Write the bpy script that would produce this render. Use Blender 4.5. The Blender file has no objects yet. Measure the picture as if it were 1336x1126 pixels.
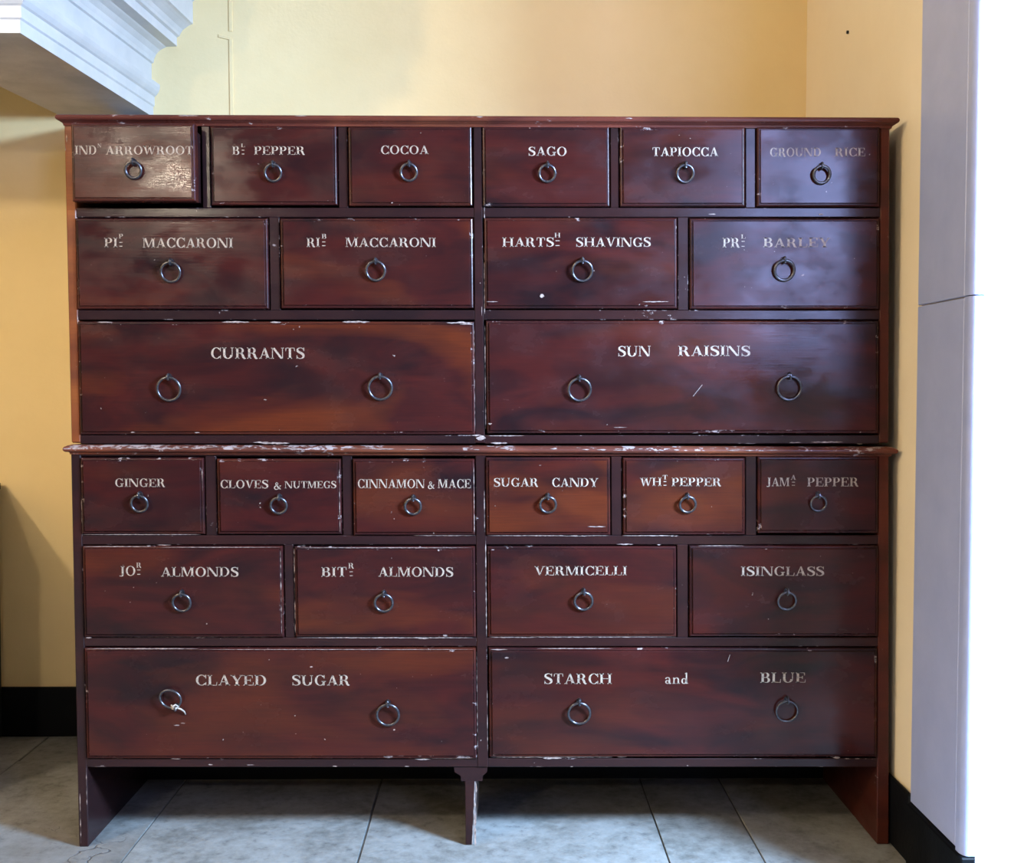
import bpy, bmesh, math, random
from mathutils import Vector, Matrix
random.seed(7)
C = bpy.context.scene.collection
R = math.radians

# ------------------------------------------------------------------ camera
FPX, CAMP = 1486.0, Vector((0.0, -2.6, 1.06))
cd = bpy.data.cameras.new('camera'); cam = bpy.data.objects.new('camera', cd); C.objects.link(cam)
cd.sensor_fit = 'HORIZONTAL'; cd.sensor_width = 36.0; cd.lens = FPX / 1336 * 36
cam.rotation_mode = 'XYZ'
CROT = (Matrix.Rotation(R(-0.7), 3, 'Z') @ Matrix.Rotation(R(90 - 2.2), 3, 'X') @ Matrix.Rotation(R(0.1), 3, 'Z'))
cam.matrix_world = Matrix.Translation(CAMP) @ CROT.to_4x4()
bpy.context.scene.camera = cam

def at(px, py, Y=0.0):
    """survey point: pixel of the photograph -> point on the upright plane y = Y"""
    d = CROT @ Vector(((px - 668) / FPX, -(py - 563) / FPX, -1.0))
    return CAMP + d * ((Y - CAMP.y) / d.y)

# ------------------------------------------------------------------ world, lights, exposure
sc = bpy.context.scene
sc.view_settings.view_transform = 'Standard'; sc.view_settings.look = 'None'
sc.view_settings.gamma = 1.0; sc.view_settings.use_curve_mapping = False
sc.view_settings.exposure = 0.13
w = bpy.data.worlds.new('world'); sc.world = w; w.use_nodes = True
w.node_tree.nodes['Background'].inputs[0].default_value = (0.34, 0.50, 1.0, 1)
w.node_tree.nodes['Background'].inputs[1].default_value = 0.9

def aim(o, loc, target):
    o.location = loc
    o.rotation_euler = (Vector(target) - Vector(loc)).to_track_quat('-Z', 'Y').to_euler()
def area(name, loc, target, sx, sy, power, col):
    l = bpy.data.lights.new(name, 'AREA'); l.shape = 'RECTANGLE'; l.size = sx; l.size_y = sy
    l.energy = power; l.color = col
    o = bpy.data.objects.new(name, l); C.objects.link(o); aim(o, loc, target); return o
def bulb(name, loc, power, col, rad):
    l = bpy.data.lights.new(name, 'POINT'); l.energy = power; l.color = col; l.shadow_soft_size = rad
    o = bpy.data.objects.new(name, l); C.objects.link(o); o.location = loc; return o
# daylight falling in through the doorway of the right wall
area('daylight_from_doorway', (1.95, -1.55, 1.92), (1.25, -1.0, 0.0), 0.55, 0.42, 500, (0.42, 0.66, 1.0))
area('daylight_from_yard', (2.0, -4.6, 2.15), (0.1, 0.6, 1.5), 1.6, 1.6, 215, (0.40, 0.50, 1.0))
# warm room lamps high on the left, behind the camera
bulb('room_lamp', (-2.9, -2.6, 2.7), 165, (1.0, 0.84, 0.62), 0.07)
bulb('far_lamp', (-2.16, -5.0, 2.50), 120, (1.0, 0.85, 0.66), 0.06)

# ------------------------------------------------------------------ materials
def nt(name):
    m = bpy.data.materials.new(name); m.use_nodes = True
    t = m.node_tree; b = t.nodes['Principled BSDF']; return m, t, b
def N(t, typ, **kw):
    n = t.nodes.new(typ)
    for k, v in kw.items(): setattr(n, k, v)
    return n
def L(t, a, b): t.links.new(a, b)
def coords(t, scale=(1, 1, 1), rnd=True):
    g = N(t, 'ShaderNodeNewGeometry'); mp = N(t, 'ShaderNodeMapping'); mp.inputs['Scale'].default_value = scale
    if rnd:
        oi = N(t, 'ShaderNodeObjectInfo'); mu = N(t, 'ShaderNodeMath', operation='MULTIPLY'); mu.inputs[1].default_value = 37.0
        L(t, oi.outputs['Random'], mu.inputs[0]); ad = N(t, 'ShaderNodeVectorMath', operation='ADD')
        L(t, g.outputs['Position'], ad.inputs[0]); L(t, mu.outputs[0], ad.inputs[1]); L(t, ad.outputs[0], mp.inputs['Vector'])
    else: L(t, g.outputs['Position'], mp.inputs['Vector'])
    return mp.outputs[0]
def noise(t, vec, scale, detail=4, rough=0.5, dist=0.0):
    n = N(t, 'ShaderNodeTexNoise'); n.inputs['Scale'].default_value = scale; n.inputs['Detail'].default_value = detail
    n.inputs['Roughness'].default_value = rough; n.inputs['Distortion'].default_value = dist
    L(t, vec, n.inputs['Vector']); return n.outputs['Fac']
def ramp(t, fac, stops):
    r = N(t, 'ShaderNodeValToRGB'); L(t, fac, r.inputs[0]); e = r.color_ramp.elements
    while len(e) < len(stops): e.new(0.5)
    for i, (p, c) in enumerate(stops):
        e[i].position = p; e[i].color = (c, c, c, 1) if isinstance(c, (int, float)) else (*c, 1)
    return r.outputs[0]
def mix(t, f, a, b, mode='MIX'):
    m = N(t, 'ShaderNodeMix', data_type='RGBA', blend_type=mode)
    if isinstance(f, (int, float)): m.inputs[0].default_value = f
    else: L(t, f, m.inputs[0])
    for s, v in ((6, a), (7, b)):
        if isinstance(v, tuple): m.inputs[s].default_value = (*v, 1)
        else: L(t, v, m.inputs[s])
    return m.outputs[2]
def bump(t, b, h, strength, dist=0.002):
    n = N(t, 'ShaderNodeBump'); n.inputs['Strength'].default_value = strength; n.inputs['Distance'].default_value = dist
    L(t, h, n.inputs['Height']); L(t, n.outputs[0], b.inputs['Normal'])
def math_(t, op, a, b):
    m = N(t, 'ShaderNodeMath', operation=op)
    for i, v in ((0, a), (1, b)):
        if isinstance(v, (int, float)): m.inputs[i].default_value = v
        else: L(t, v, m.inputs[i])
    return m.outputs[0]

def sp2(t):
    o = N(t, 'ShaderNodeObjectInfo'); q = N(t, 'ShaderNodeSeparateColor'); L(t, o.outputs['Color'], q.inputs[0]); return q.outputs[2]
def grained_wood(name, dark, mid, warm, chips=0.0, rough=(0.26, 0.42), warmth=1.0, use_color=False, bumps=0.25):
    m, t, b = nt(name)
    v = coords(t, (1.0, 1.0, 3.2))
    n1 = noise(t, v, 3.4, 4, 0.55, 0.9); n2 = noise(t, v, 2.1, 3, 0.5, 0.6)
    vf = coords(t, (3.0, 3.0, 90.0)); nf = noise(t, vf, 3.0, 5, 0.65)
    base = mix(t, ramp(t, n1, [(0.33, 0.0), (0.62, 1.0)]), dark, mid)
    wf = ramp(t, n2, [(0.50, 0.0), (0.70, 1.0)])
    if use_color:
        oi = N(t, 'ShaderNodeObjectInfo'); sp = N(t, 'ShaderNodeSeparateColor'); L(t, oi.outputs['Color'], sp.inputs[0])
        wf = math_(t, 'MULTIPLY', wf, sp.outputs[0])
        wf = math_(t, 'ADD', wf, math_(t, 'MULTIPLY', sp.outputs[1], 0.38))
    wf = math_(t, 'MULTIPLY', wf, warmth)
    base = mix(t, wf, base, warm)
    base = mix(t, ramp(t, nf, [(0.3, 0.35), (0.7, 0.0)]), base, dark)
    # scattered specks of lost paint
    vs = coords(t, (1, 1, 1)); sp = noise(t, vs, 95, 2, 0.5)
    base = mix(t, ramp(t, sp, [(0.775, 0.0), (0.80, 0.7)]), base, (0.42, 0.34, 0.30))
    if chips > 0:
        vc = coords(t, (1.2, 1.2, 2.2)); nc = noise(t, vc, 26, 6, 0.7, 0.2); nb = noise(t, vc, 3.2, 2)
        k = math_(t, 'ADD', nc, math_(t, 'MULTIPLY', nb, 0.45))
        th = 0.955 - 0.13 * chips
        base = mix(t, ramp(t, k, [(th, 0.0), (th + 0.025, 1.0)]), base, (0.30, 0.24, 0.23))
    L(t, base, b.inputs['Base Color']); b.inputs['Specular IOR Level'].default_value = 0.20
    vr = coords(t, (1, 1, 1.6)); nr = noise(t, vr, 7, 5, 0.6)
    rr = N(t, 'ShaderNodeMapRange'); L(t, nr, rr.inputs[0]); rr.inputs[1].default_value = 0.38; rr.inputs[2].default_value = 0.64
    rr.inputs[3].default_value = rough[0]; rr.inputs[4].default_value = rough[1]; L(t, rr.outputs[0], b.inputs['Roughness'])
    h = mix(t, 0.6, mix(t, 0.25, nf, noise(t, vr, 22, 5, 0.6)), mix(t, 0.3, noise(t, vr, 7, 3, 0.5), noise(t, vr, 60, 4, 0.6))); bump(t, b, h, bumps, 0.0022)
    if use_color:   # some fronts have a coarser, brush-marked varnish
        bn = [n for n in t.nodes if n.type == 'BUMP'][0]
        L(t, math_(t, 'ADD', math_(t, 'MULTIPLY', sp2(t), 0.55), bumps), bn.inputs['Strength'])
    return m
DK, MD, WM = (0.013, 0.0058, 0.0066), (0.044, 0.0084, 0.0072), (0.090, 0.0185, 0.007)
M_drawer = grained_wood('grained_drawer_paint', DK, MD, WM, 0.0, (0.08, 0.30), 0.9, True, 0.12)
M_edge = grained_wood('drawer_edge_paint', DK, MD, WM, 0.55, (0.2, 0.3), 0.6)
M_frame = grained_wood('frame_paint', (0.015, 0.0075, 0.008), (0.026, 0.0095, 0.0095), (0.036, 0.011, 0.009), 0.05, (0.13, 0.22), 0.5)
M_arris = grained_wood('worn_frame_edge_paint', (0.015, 0.0075, 0.008), (0.026, 0.0095, 0.0095), (0.036, 0.011, 0.009), 0.7, (0.35, 0.5), 0.5)
M_stile_lamplit = grained_wood('lamplit_side_wood', (0.10, 0.024, 0.010), (0.19, 0.05, 0.014), (0.28, 0.085, 0.016), 0.1, (0.3, 0.45), 1.0)  # left side's orange has the lamp's warm reflection put into the colour
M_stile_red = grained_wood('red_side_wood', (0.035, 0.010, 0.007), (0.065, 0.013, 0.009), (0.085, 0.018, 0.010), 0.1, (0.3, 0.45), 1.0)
M_mould = grained_wood('cornice_wood', (0.060, 0.015, 0.011), (0.115, 0.028, 0.018), (0.21, 0.06, 0.025), 0.42, (0.24, 0.4), 0.9)
M_waist = grained_wood('worn_waist_wood', (0.060, 0.017, 0.012), (0.13, 0.034, 0.018), (0.24, 0.07, 0.025), 0.62, (0.3, 0.45), 0.9)
M_waist_top = grained_wood('worn_waist_top_wood', (0.060, 0.017, 0.012), (0.12, 0.034, 0.022), (0.2, 0.06, 0.025), 1.35, (0.35, 0.5), 0.6)
M_inside = grained_wood('dark_inner_wood', (0.010, 0.006, 0.005), (0.018, 0.010, 0.008), (0.02, 0.012, 0.01), 0, (0.6, 0.8), 0.5)

def plain(name, col, rough=0.5, metal=0.0):
    m, t, b = nt(name); b.inputs['Base Color'].default_value = (*col, 1)
    b.inputs['Roughness'].default_value = rough; b.inputs['Metallic'].default_value = metal; return m
def mottled(name, c1, c2, scale, rough, metal=0.0, bs=0.2, bd=0.002, bscale=None):
    m, t, b = nt(name); v = coords(t, rnd=False)
    n = noise(t, v, scale, 6, 0.6); L(t, mix(t, ramp(t, n, [(0.35, 0.0), (0.65, 1.0)]), c1, c2), b.inputs['Base Color'])
    b.inputs['Roughness'].default_value = rough; b.inputs['Metallic'].default_value = metal
    bump(t, b, noise(t, v, bscale or scale * 4, 6, 0.6), bs, bd); return m
M_iron = mottled('dark_ring_iron', (0.065, 0.065, 0.08), (0.15, 0.145, 0.155), 220, 0.30, 0.9, 0.15, 0.0004)
M_chip = mottled('bare_chipped_wood', (0.15, 0.10, 0.085), (0.38, 0.30, 0.27), 160, 0.7)
M_twine = mottled('grey_twine', (0.30, 0.25, 0.20), (0.48, 0.40, 0.34), 300, 0.9)
M_black = mottled('black_skirting_paint', (0.0012, 0.0016, 0.0022), (0.003, 0.0036, 0.005), 12, 0.6, 0, 0.3, 0.003)
M_black.node_tree.nodes['Principled BSDF'].inputs['Specular IOR Level'].default_value = 0.15
M_jamb = mottled('lavender_grey_gloss_paint', (0.34, 0.385, 0.60), (0.38, 0.425, 0.64), 9, 0.40, 0, 0.18, 0.002, 70)
M_reveal = mottled('white_painted_reveal', (0.82, 0.83, 0.84), (0.88, 0.89, 0.90), 6, 0.6, 0, 0.2, 0.004, 14)
M_hood = mottled('white_hood_gloss_paint', (0.50, 0.50, 0.50), (0.58, 0.57, 0.56), 8, 0.33, 0, 0.22, 0.003, 45)
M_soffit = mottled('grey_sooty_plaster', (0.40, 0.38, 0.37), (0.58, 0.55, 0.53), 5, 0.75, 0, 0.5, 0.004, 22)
M_ceil = mottled('white_ceiling', (0.70, 0.69, 0.66), (0.76, 0.75, 0.72), 3, 0.8)
M_cast = mottled('black_cast_iron', (0.012, 0.013, 0.013), (0.025, 0.026, 0.025), 40, 0.5, 0.3)
M_out = mottled('outside_paving', (0.20, 0.20, 0.19), (0.28, 0.27, 0.26), 3, 0.8)

def lettering_mat():
    m, t, b = nt('cream_lettering_paint'); v = coords(t, rnd=False)
    n = noise(t, v, 420, 3, 0.6); n2 = noise(t, v, 30, 3)
    k = math_(t, 'ADD', n, math_(t, 'MULTIPLY', n2, 0.35))
    L(t, mix(t, ramp(t, k, [(0.58, 0.0), (0.86, 0.75)]), (0.38, 0.305, 0.235), (0.10, 0.045, 0.035)), b.inputs['Base Color'])
    b.inputs['Roughness'].default_value = 0.5; return m
M_letter = lettering_mat()

def plaster(name, c1, c2, c3):
    m, t, b = nt(name); v = coords(t, rnd=False)
    n = noise(t, v, 2.3, 4, 0.5); nf = noise(t, v, 14, 6, 0.6)
    col = mix(t, ramp(t, n, [(0.35, 0.0), (0.65, 1.0)]), c1, c2)
    col = mix(t, ramp(t, nf, [(0.45, 0.0), (0.75, 0.25)]), col, c3)
    L(t, col, b.inputs['Base Color']); b.inputs['Roughness'].default_value = 0.85
    bump(t, b, math_(t, 'ADD', math_(t, 'MULTIPLY', noise(t, v, 9, 4, 0.5), 0.8), math_(t, 'MULTIPLY', noise(t, v, 130, 3), 0.15)), 0.35, 0.006)
    return m
M_wall = plaster('ochre_limewash_plaster', (0.75, 0.57, 0.285), (0.79, 0.61, 0.32), (0.71, 0.53, 0.26))
M_wall_cool_lit = plaster('cool_lit_ochre_plaster', (0.81, 0.67, 0.45), (0.84, 0.70, 0.48), (0.77, 0.62, 0.40))  # ochre paled to carry the right wall's cooler light in its colour
M_dark_wall = grained_wood('dark_unseen_wall', (0.02, 0.013, 0.009), (0.035, 0.02, 0.013), (0.05, 0.028, 0.016), 0, (0.5, 0.7), 0.5)

def stone():
    m, t, b = nt('worn_grey_flagstone'); v = coords(t)
    n = noise(t, v, 5.5, 7, 0.65, 0.4); nf = noise(t, v, 34, 6, 0.7); nb = noise(t, v, 1.6, 3, 0.5)
    col = mix(t, ramp(t, n, [(0.35, 0.0), (0.65, 1.0)]), (0.15, 0.146, 0.134), (0.265, 0.262, 0.25))
    col = mix(t, ramp(t, nf, [(0.48, 0.0), (0.68, 0.45)]), col, (0.34, 0.34, 0.33))
    col = mix(t, ramp(t, nf, [(0.31, 0.6), (0.45, 0.0)]), col, (0.06, 0.055, 0.055))
    col = mix(t, ramp(t, nb, [(0.52, 0.0), (0.66, 0.45)]), col, (0.11, 0.09, 0.075))
    vo = N(t, 'ShaderNodeTexVoronoi', feature='DISTANCE_TO_EDGE'); vo.inputs['Scale'].default_value = 2.6
    vd = N(t, 'ShaderNodeVectorMath', operation='ADD'); ns = N(t, 'ShaderNodeTexNoise'); ns.inputs['Scale'].default_value = 7; ns.inputs['Detail'].default_value = 5
    L(t, v, ns.inputs['Vector']); sc_ = N(t, 'ShaderNodeVectorMath', operation='SCALE'); sc_.inputs[3].default_value = 0.28
    L(t, ns.outputs['Color'], sc_.inputs[0]); L(t, v, vd.inputs[0]); L(t, sc_.outputs[0], vd.inputs[1]); L(t, vd.outputs[0], vo.inputs['Vector'])
    ck = math_(t, 'MULTIPLY', ramp(t, vo.outputs['Distance'], [(0.0, 1.0), (0.010, 0.0)]), ramp(t, nb, [(0.58, 0.0), (0.66, 0.8)]))
    col = mix(t, ck, col, (0.05, 0.045, 0.05))
    L(t, col, b.inputs['Base Color']); b.inputs['Roughness'].default_value = 0.62
    h = math_(t, 'SUBTRACT', math_(t, 'ADD', n, math_(t, 'MULTIPLY', nf, 0.5)), ck); bump(t, b, h, 0.6, 0.005)
    return m
M_stone = stone()
M_grout = mottled('dark_floor_joint', (0.05, 0.048, 0.045), (0.11, 0.105, 0.10), 20, 0.9)

# ------------------------------------------------------------------ helpers
def link(name, bm, mats, parent=None, smooth=False, **props):
    me = bpy.data.meshes.new(name); bmesh.ops.recalc_face_normals(bm, faces=bm.faces) if props.pop('recalc', True) else None
    bm.to_mesh(me); bm.free()
    for m in (mats if isinstance(mats, (list, tuple)) else [mats]): me.materials.append(m)
    if smooth:
        for p in me.polygons: p.use_smooth = True
    o = bpy.data.objects.new(name, me); C.objects.link(o)
    if parent: o.parent = parent; o.matrix_parent_inverse = parent.matrix_world.inverted() if False else Matrix.Translation(-parent.location)
    for k, v in props.items(): o[k] = v
    return o
def thing(name, label, cat, loc, group=None):
    o = bpy.data.objects.new(name, None); C.objects.link(o); o.location = loc; o.empty_display_size = 0.1
    o['label'] = label; o['category'] = cat
    if group: o['group'] = group
    return o
def hexa(bm, c, bev=0.0, bevmat=None, seg=1):
    """c: 8 corners, four front (bl, br, tr, tl) then four back"""
    v = [bm.verts.new(p) for p in c]
    fs = [bm.faces.new([v[i] for i in q]) for q in ((0, 1, 2, 3), (5, 4, 7, 6), (4, 0, 3, 7), (1, 5, 6, 2), (3, 2, 6, 7), (4, 5, 1, 0))]
    if bev > 0:
        es = list({e for f in fs for e in f.edges})
        r = bmesh.ops.bevel(bm, geom=es, offset=bev, segments=seg, affect='EDGES', profile=0.6)
        if bevmat is not None:
            for f in r['faces']: f.material_index = bevmat
    return bm
def box(bm, x0, x1, y0, y1, z0, z1, bev=0.0, bevmat=None, seg=1):
    return hexa(bm, [(x0, y0, z0), (x1, y0, z0), (x1, y0, z1), (x0, y0, z1), (x0, y1, z0), (x1, y1, z0), (x1, y1, z1), (x0, y1, z1)], bev, bevmat, seg)
def lean(x): return 0.0225 - 0.0265 * (x - 90) / 1070
def quad(x0, x1, y0, y1, Y=0.0, ym=None):
    """corners bl, br, tr, tl of a rectangle surveyed on the front plane, at its slight lean"""
    ym = (y0 + y1) / 2 if ym is None else ym
    P = lambda x, y: at(x + lean(x) * (y - ym), y, 0.0)
    r = [P(x0, y1), P(x1, y1), P(x1, y0), P(x0, y0)]
    return [Vector((p.x, Y, p.z)) for p in r]
def slab(bm, q, y0, y1, bev=0.0, bevmat=None):
    return hexa(bm, [(p.x, y0, p.z) for p in q] + [(p.x, y1, p.z) for p in q], bev, bevmat)
def sweep(bm, path, prof, close=False, mats=None):
    """path: list of (point, outward unit-ish mitre vector); prof: list of (out, up)"""
    rows = []
    for p, n in path:
        rows.append([bm.verts.new((p.x + n.x * o, p.y + n.y * o, p.z + u)) for o, u in prof])
    for a, b in zip(rows, rows[1:]):
        for i in range(len(prof) - 1):
            f = bm.faces.new((a[i], b[i], b[i + 1], a[i + 1]))
            if mats: f.material_index = mats[i]
    bm.faces.new(rows[0][::-1]); bm.faces.new(rows[-1])
    return rows
def tube(bm, pts, rad, seg=8, closed=False):
    n = len(pts); rows = []
    rads = rad if isinstance(rad, (list, tuple)) else [rad] * n
    for i, p in enumerate(pts):
        a = pts[(i - 1) % n] if (closed or i > 0) else p; b = pts[(i + 1) % n] if (closed or i < n - 1) else p
        d = (b - a).normalized(); up = Vector((0, 1, 0)) if abs(d.y) < 0.9 else Vector((1, 0, 0))
        s = d.cross(up).normalized(); u = s.cross(d).normalized()
        rows.append([bm.verts.new(p + (s * math.cos(2 * math.pi * k / seg) + u * math.sin(2 * math.pi * k / seg)) * rads[i]) for k in range(seg)])
    rng = range(n) if closed else range(n - 1)
    for i in rng:
        a, b = rows[i], rows[(i + 1) % n]
        for k in range(seg): bm.faces.new((a[k], a[(k + 1) % seg], b[(k + 1) % seg], b[k]))
    if not closed:
        bm.faces.new(rows[0][::-1]); bm.faces.new(rows[-1])

# ------------------------------------------------------------------ room shell
XR, YB, XL, YF, ZC = 0.925, 0.85, -3.7, -5.3, 3.05
DY0, DY1, DZ = -0.41, -3.4, 2.55          # doorway in the right wall
WT = 0.30                                   # thickness of that wall
def struct(name, bm, m, parent=None, **k):
    return link(name, bm, m, parent, kind='structure', **k) if parent is None else link(name, bm, m, parent, **k)
b = bmesh.new(); box(b, XL - .1, XR + WT, YB, YB + .15, -0.1, ZC); struct('wall_back', b, M_wall)
b = bmesh.new(); box(b, XL - .15, XL, YF, YB, -0.1, ZC); struct('wall_left', b, M_wall)
b = bmesh.new(); box(b, XL - .1, XR + WT, YF - .15, YF, -0.1, ZC); struct('wall_front', b, M_dark_wall)  # unseen wall, kept dark to cut reflections in the drawer fronts
b = bmesh.new()
box(b, XR, XR + WT, DY0 + 0.012, YB, -0.1, ZC); box(b, XR, XR + WT, YF, DY1, -0.1, ZC); box(b, XR, XR + WT, DY1, DY0 + 0.012, DZ, ZC); box(b, XR, XR + WT, DY1, -1.38, -0.1, 1.15)  # last box: unseen half wall, added to stop low yard daylight
struct('wall_right', b, M_wall_cool_lit)
b = bmesh.new(); box(b, XR + 0.012, XR + WT, DY0, DY0 + 0.012, 0.0, DZ); struct('trim_1', b, M_reveal)
b = bmesh.new(); box(b, XL - .15, XR + WT, YF - .15, YB + .15, ZC, ZC + .1); struct('ceiling', b, M_ceil)
b = bmesh.new(); box(b, XR + WT, 14, -16, 8, -0.25, -0.06); struct('ground', b, M_out)

# floor with separate flagstones
b = bmesh.new(); box(b, XL, XR + WT, YF, YB, -0.14, -0.004); floor = struct('floor', b, M_grout)
xs = [XL, -3.1, -2.5, -1.9, -1.36, -0.84, -0.315, 0.385, 0.60, XR + WT]
for xa, xb in zip(xs, xs[1:]):
    ys = [YB, YB - random.uniform(.2, .36)]
    while ys[-1] > YF + 1.0: ys.append(ys[-1] - random.uniform(0.75, 1.15))
    ys.append(YF)
    for ya, yb in zip(ys, ys[1:]):
        g = 0.0016; b = bmesh.new(); j = lambda: random.uniform(-.003, .003)
        zt = -random.uniform(0.0, 0.0012)
        c = [(xa + g + j(), yb + g + j(), -0.03), (xb - g + j(), yb + g + j(), -0.03), (xb - g + j(), yb + g, zt), (xa + g + j(), yb + g, zt),
             (xa + g + j(), ya - g + j(), -0.03), (xb - g + j(), ya - g + j(), -0.03), (xb - g + j(), ya - g, zt), (xa + g + j(), ya - g, zt)]
        hexa(b, c, 0.0009); link('flagstone', b, M_stone, floor)

# skirtings
SH = 0.150
def skirting(name, x0, x1, y0, y1, h=SH):
    b = bmesh.new(); box(b, x0, x1, y0, y1, 0, h, 0.004); return struct(name, b, M_black)
skirting('baseboard_back', XL, XR - .013, YB - 0.018, YB - 0.0005)
skirting('baseboard_right', XR - 0.012, XR - 0.0005, -0.115, YB - 0.001, SH + 0.008)

# grey door casing along the right wall, jointed at one height, with a rounded bead
ztj = at(1205, 390, -0.2).z * 1.0
jp = at(1235, 390, -0.25); zj = 1.06 + (506 - 390) / FPX * 2.30
for nm, (za, zb) in (('trim_2', (SH - 0.006, zj - 0.0012)), ('trim_3', (zj + 0.0012, ZC - 0.002))):
    b = bmesh.new(); box(b, XR - 0.010, XR - 0.0005, DY0 + 0.045, -0.118, za, zb, 0.002)
    t_ = struct(nm, b, M_jamb)
    b = bmesh.new(); n = 10
    pr = [(XR + 0.010, DY0 - 0.004)] + [(XR - 0.002 - 0.013 * math.sin(a), DY0 + 0.016 - 0.020 * math.cos(a)) for a in [math.pi * .5 * k / n for k in range(n + 1)]]
    pr += [(XR - 0.015, DY0 + 0.030), (XR - 0.012, DY0 + 0.037), (XR - 0.006, DY0 + 0.040), (XR - 0.006, DY0 + 0.0445), (XR + 0.010, DY0 + 0.0445)]
    lo = [b.verts.new((x, y, za)) for x, y in pr]; hi = [b.verts.new((x, y, zb)) for x, y in pr]
    for k in range(len(pr)): b.faces.new((lo[k], lo[(k + 1) % len(pr)], hi[(k + 1) % len(pr)], hi[k]))
    b.faces.new(lo); b.faces.new(hi[::-1]); link('edge_bead', b, M_jamb, t_)
b = bmesh.new(); box(b, XR - 0.019, XR + 0.010, DY0 - 0.008, -0.119, 0, SH - 0.008, 0.003); struct('baseboard_door', b, M_black)

# chimney hood with a moulded cornice in the upper left
prof = [(-0.27, 0.0), (0, 0.0), (0.0, 0.030), (0.004, 0.034), (0.004, 0.060), (0.009, 0.064), (0.016, 0.074), (0.020, 0.084), (0.020, 0.096), (0.010, 0.098),
        (-0.004, 0.104), (-0.004, 0.158), (0.002, 0.161), (0.004, 0.172), (0.010, 0.186), (0.022, 0.198), (0.036, 0.205), (0.040, 0.208), (0.072, 0.210), (0.072, 0.236),
        (0.080, 0.240), (0.083, 0.247), (0.090, 0.258), (0.104, 0.268), (0.112, 0.273), (0.120, 0.276), (0.120, 0.34), (0.135, 0.36), (0.135, 0.52), (-0.27, 0.52)]
zs = CAMP.z + 0.806
pw = Vector((-1.031, YB, zs)); pf = Vector((-1.090, 0.042, zs)); pl = Vector((-3.2, 0.042, zs))
b = bmesh.new()
path = [(pw, Vector((1, 0, 0))), (pf, Vector((1, -1.0, 0))), (pl, Vector((0, -1, 0)))]
rws = []
for p, nrm in path:
    rws.append([b.verts.new((p.x + nrm.x * o, p.y + nrm.y * o, p.z + u)) for o, u in prof])
for a, c in zip(rws, rws[1:]):
    for i in range(len(prof)):
        k = (i + 1) % len(prof); f = b.faces.new((a[i], a[k], c[k], c[i]))
        f.material_index = 1 if i == 0 else 0
b.faces.new(rws[0]); b.faces.new(rws[-1])
hood = thing('chimney_hood', 'white moulded chimney hood projecting from the back wall, upper left', 'hood', (-1.5, YB, zs))
link('cornice', b, [M_hood, M_soffit], hood)
b = bmesh.new()
c0 = [(-1.13, YB, zs + .52), (-1.19, 0.14, zs + .52), (-3.2, 0.14, zs + .52), (-3.2, 0.30, zs + .52), (-1.33, 0.30, zs + .52), (-1.28, YB, zs + .52)]
lo = [b.verts.new(p) for p in c0]; hi = [b.verts.new((p[0], p[1], ZC)) for p in c0]
for k in range(6): b.faces.new((lo[k], lo[(k + 1) % 6], hi[(k + 1) % 6], hi[k]))
b.faces.new(lo); b.faces.new(hi[::-1]); link('hood_wall', b, M_hood, hood)
b = bmesh.new(); hexa(b, [(-1.12, .5, 0), (-1.035, .5, 0), (-1.035, .5, zs - .08), (-1.12, .5, zs - .08), (-1.12, YB, 0), (-1.035, YB, 0), (-1.035, YB, zs + .001), (-1.12, YB, zs + .001)]); link('hidden_light_block', b, M_hood, hood)  # unseen pier, added to keep daylight off the wall left of the chest

# raised plaster seam on the back wall, with its chip
p0 = at(300.5, -60, YB); p1 = at(301.5, 41, YB); p2 = at(301.5, 51, YB); p3 = at(303.5, 190, YB)
b = bmesh.new()
for a, c in ((p0, p1), (p2, p3)):
    hexa(b, [(c.x - .005, YB - .004, c.z), (c.x + .004, YB - .004, c.z), (a.x + .004, YB - .004, a.z), (a.x - .005, YB - .004, a.z),
             (c.x - .010, YB + .002, c.z), (c.x + .005, YB + .002, c.z), (a.x + .005, YB + .002, a.z), (a.x - .010, YB + .002, a.z)])
ch = at(294, 47, YB)
hexa(b, [(ch.x - .02, YB - .003, ch.z - .004), (ch.x + .016, YB - .004, ch.z - .012), (ch.x + .016, YB - .004, ch.z - .004), (ch.x - .02, YB - .003, ch.z + .004),
         (ch.x - .02, YB + .002, ch.z - .006), (ch.x + .016, YB + .002, ch.z - .014), (ch.x + .016, YB + .002, ch.z - .002), (ch.x - .02, YB + .002, ch.z + .006)])
struct('trim_4', b, M_wall)

# iron range whose side just enters the frame at the left
RX = -1.492
rg = thing('kitchen_range', 'dark cast iron range against the back wall at the left edge', 'range', (-2.1, 0.45, 0))
b = bmesh.new(); box(b, -2.7, RX - .006, 0.02, YB - .02, 0.0, 0.75, 0.006); link('body', b, M_cast, rg)
b = bmesh.new(); box(b, -2.72, RX, 0.0, YB - .02, 0.75, 0.775, 0.004); link('hotplate', b, M_cast, rg)
b = bmesh.new(); box(b, -2.55, -1.70, 0.0, 0.02, 0.2, 0.62, 0.004); dr = link('oven_door', b, M_cast, rg)

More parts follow.
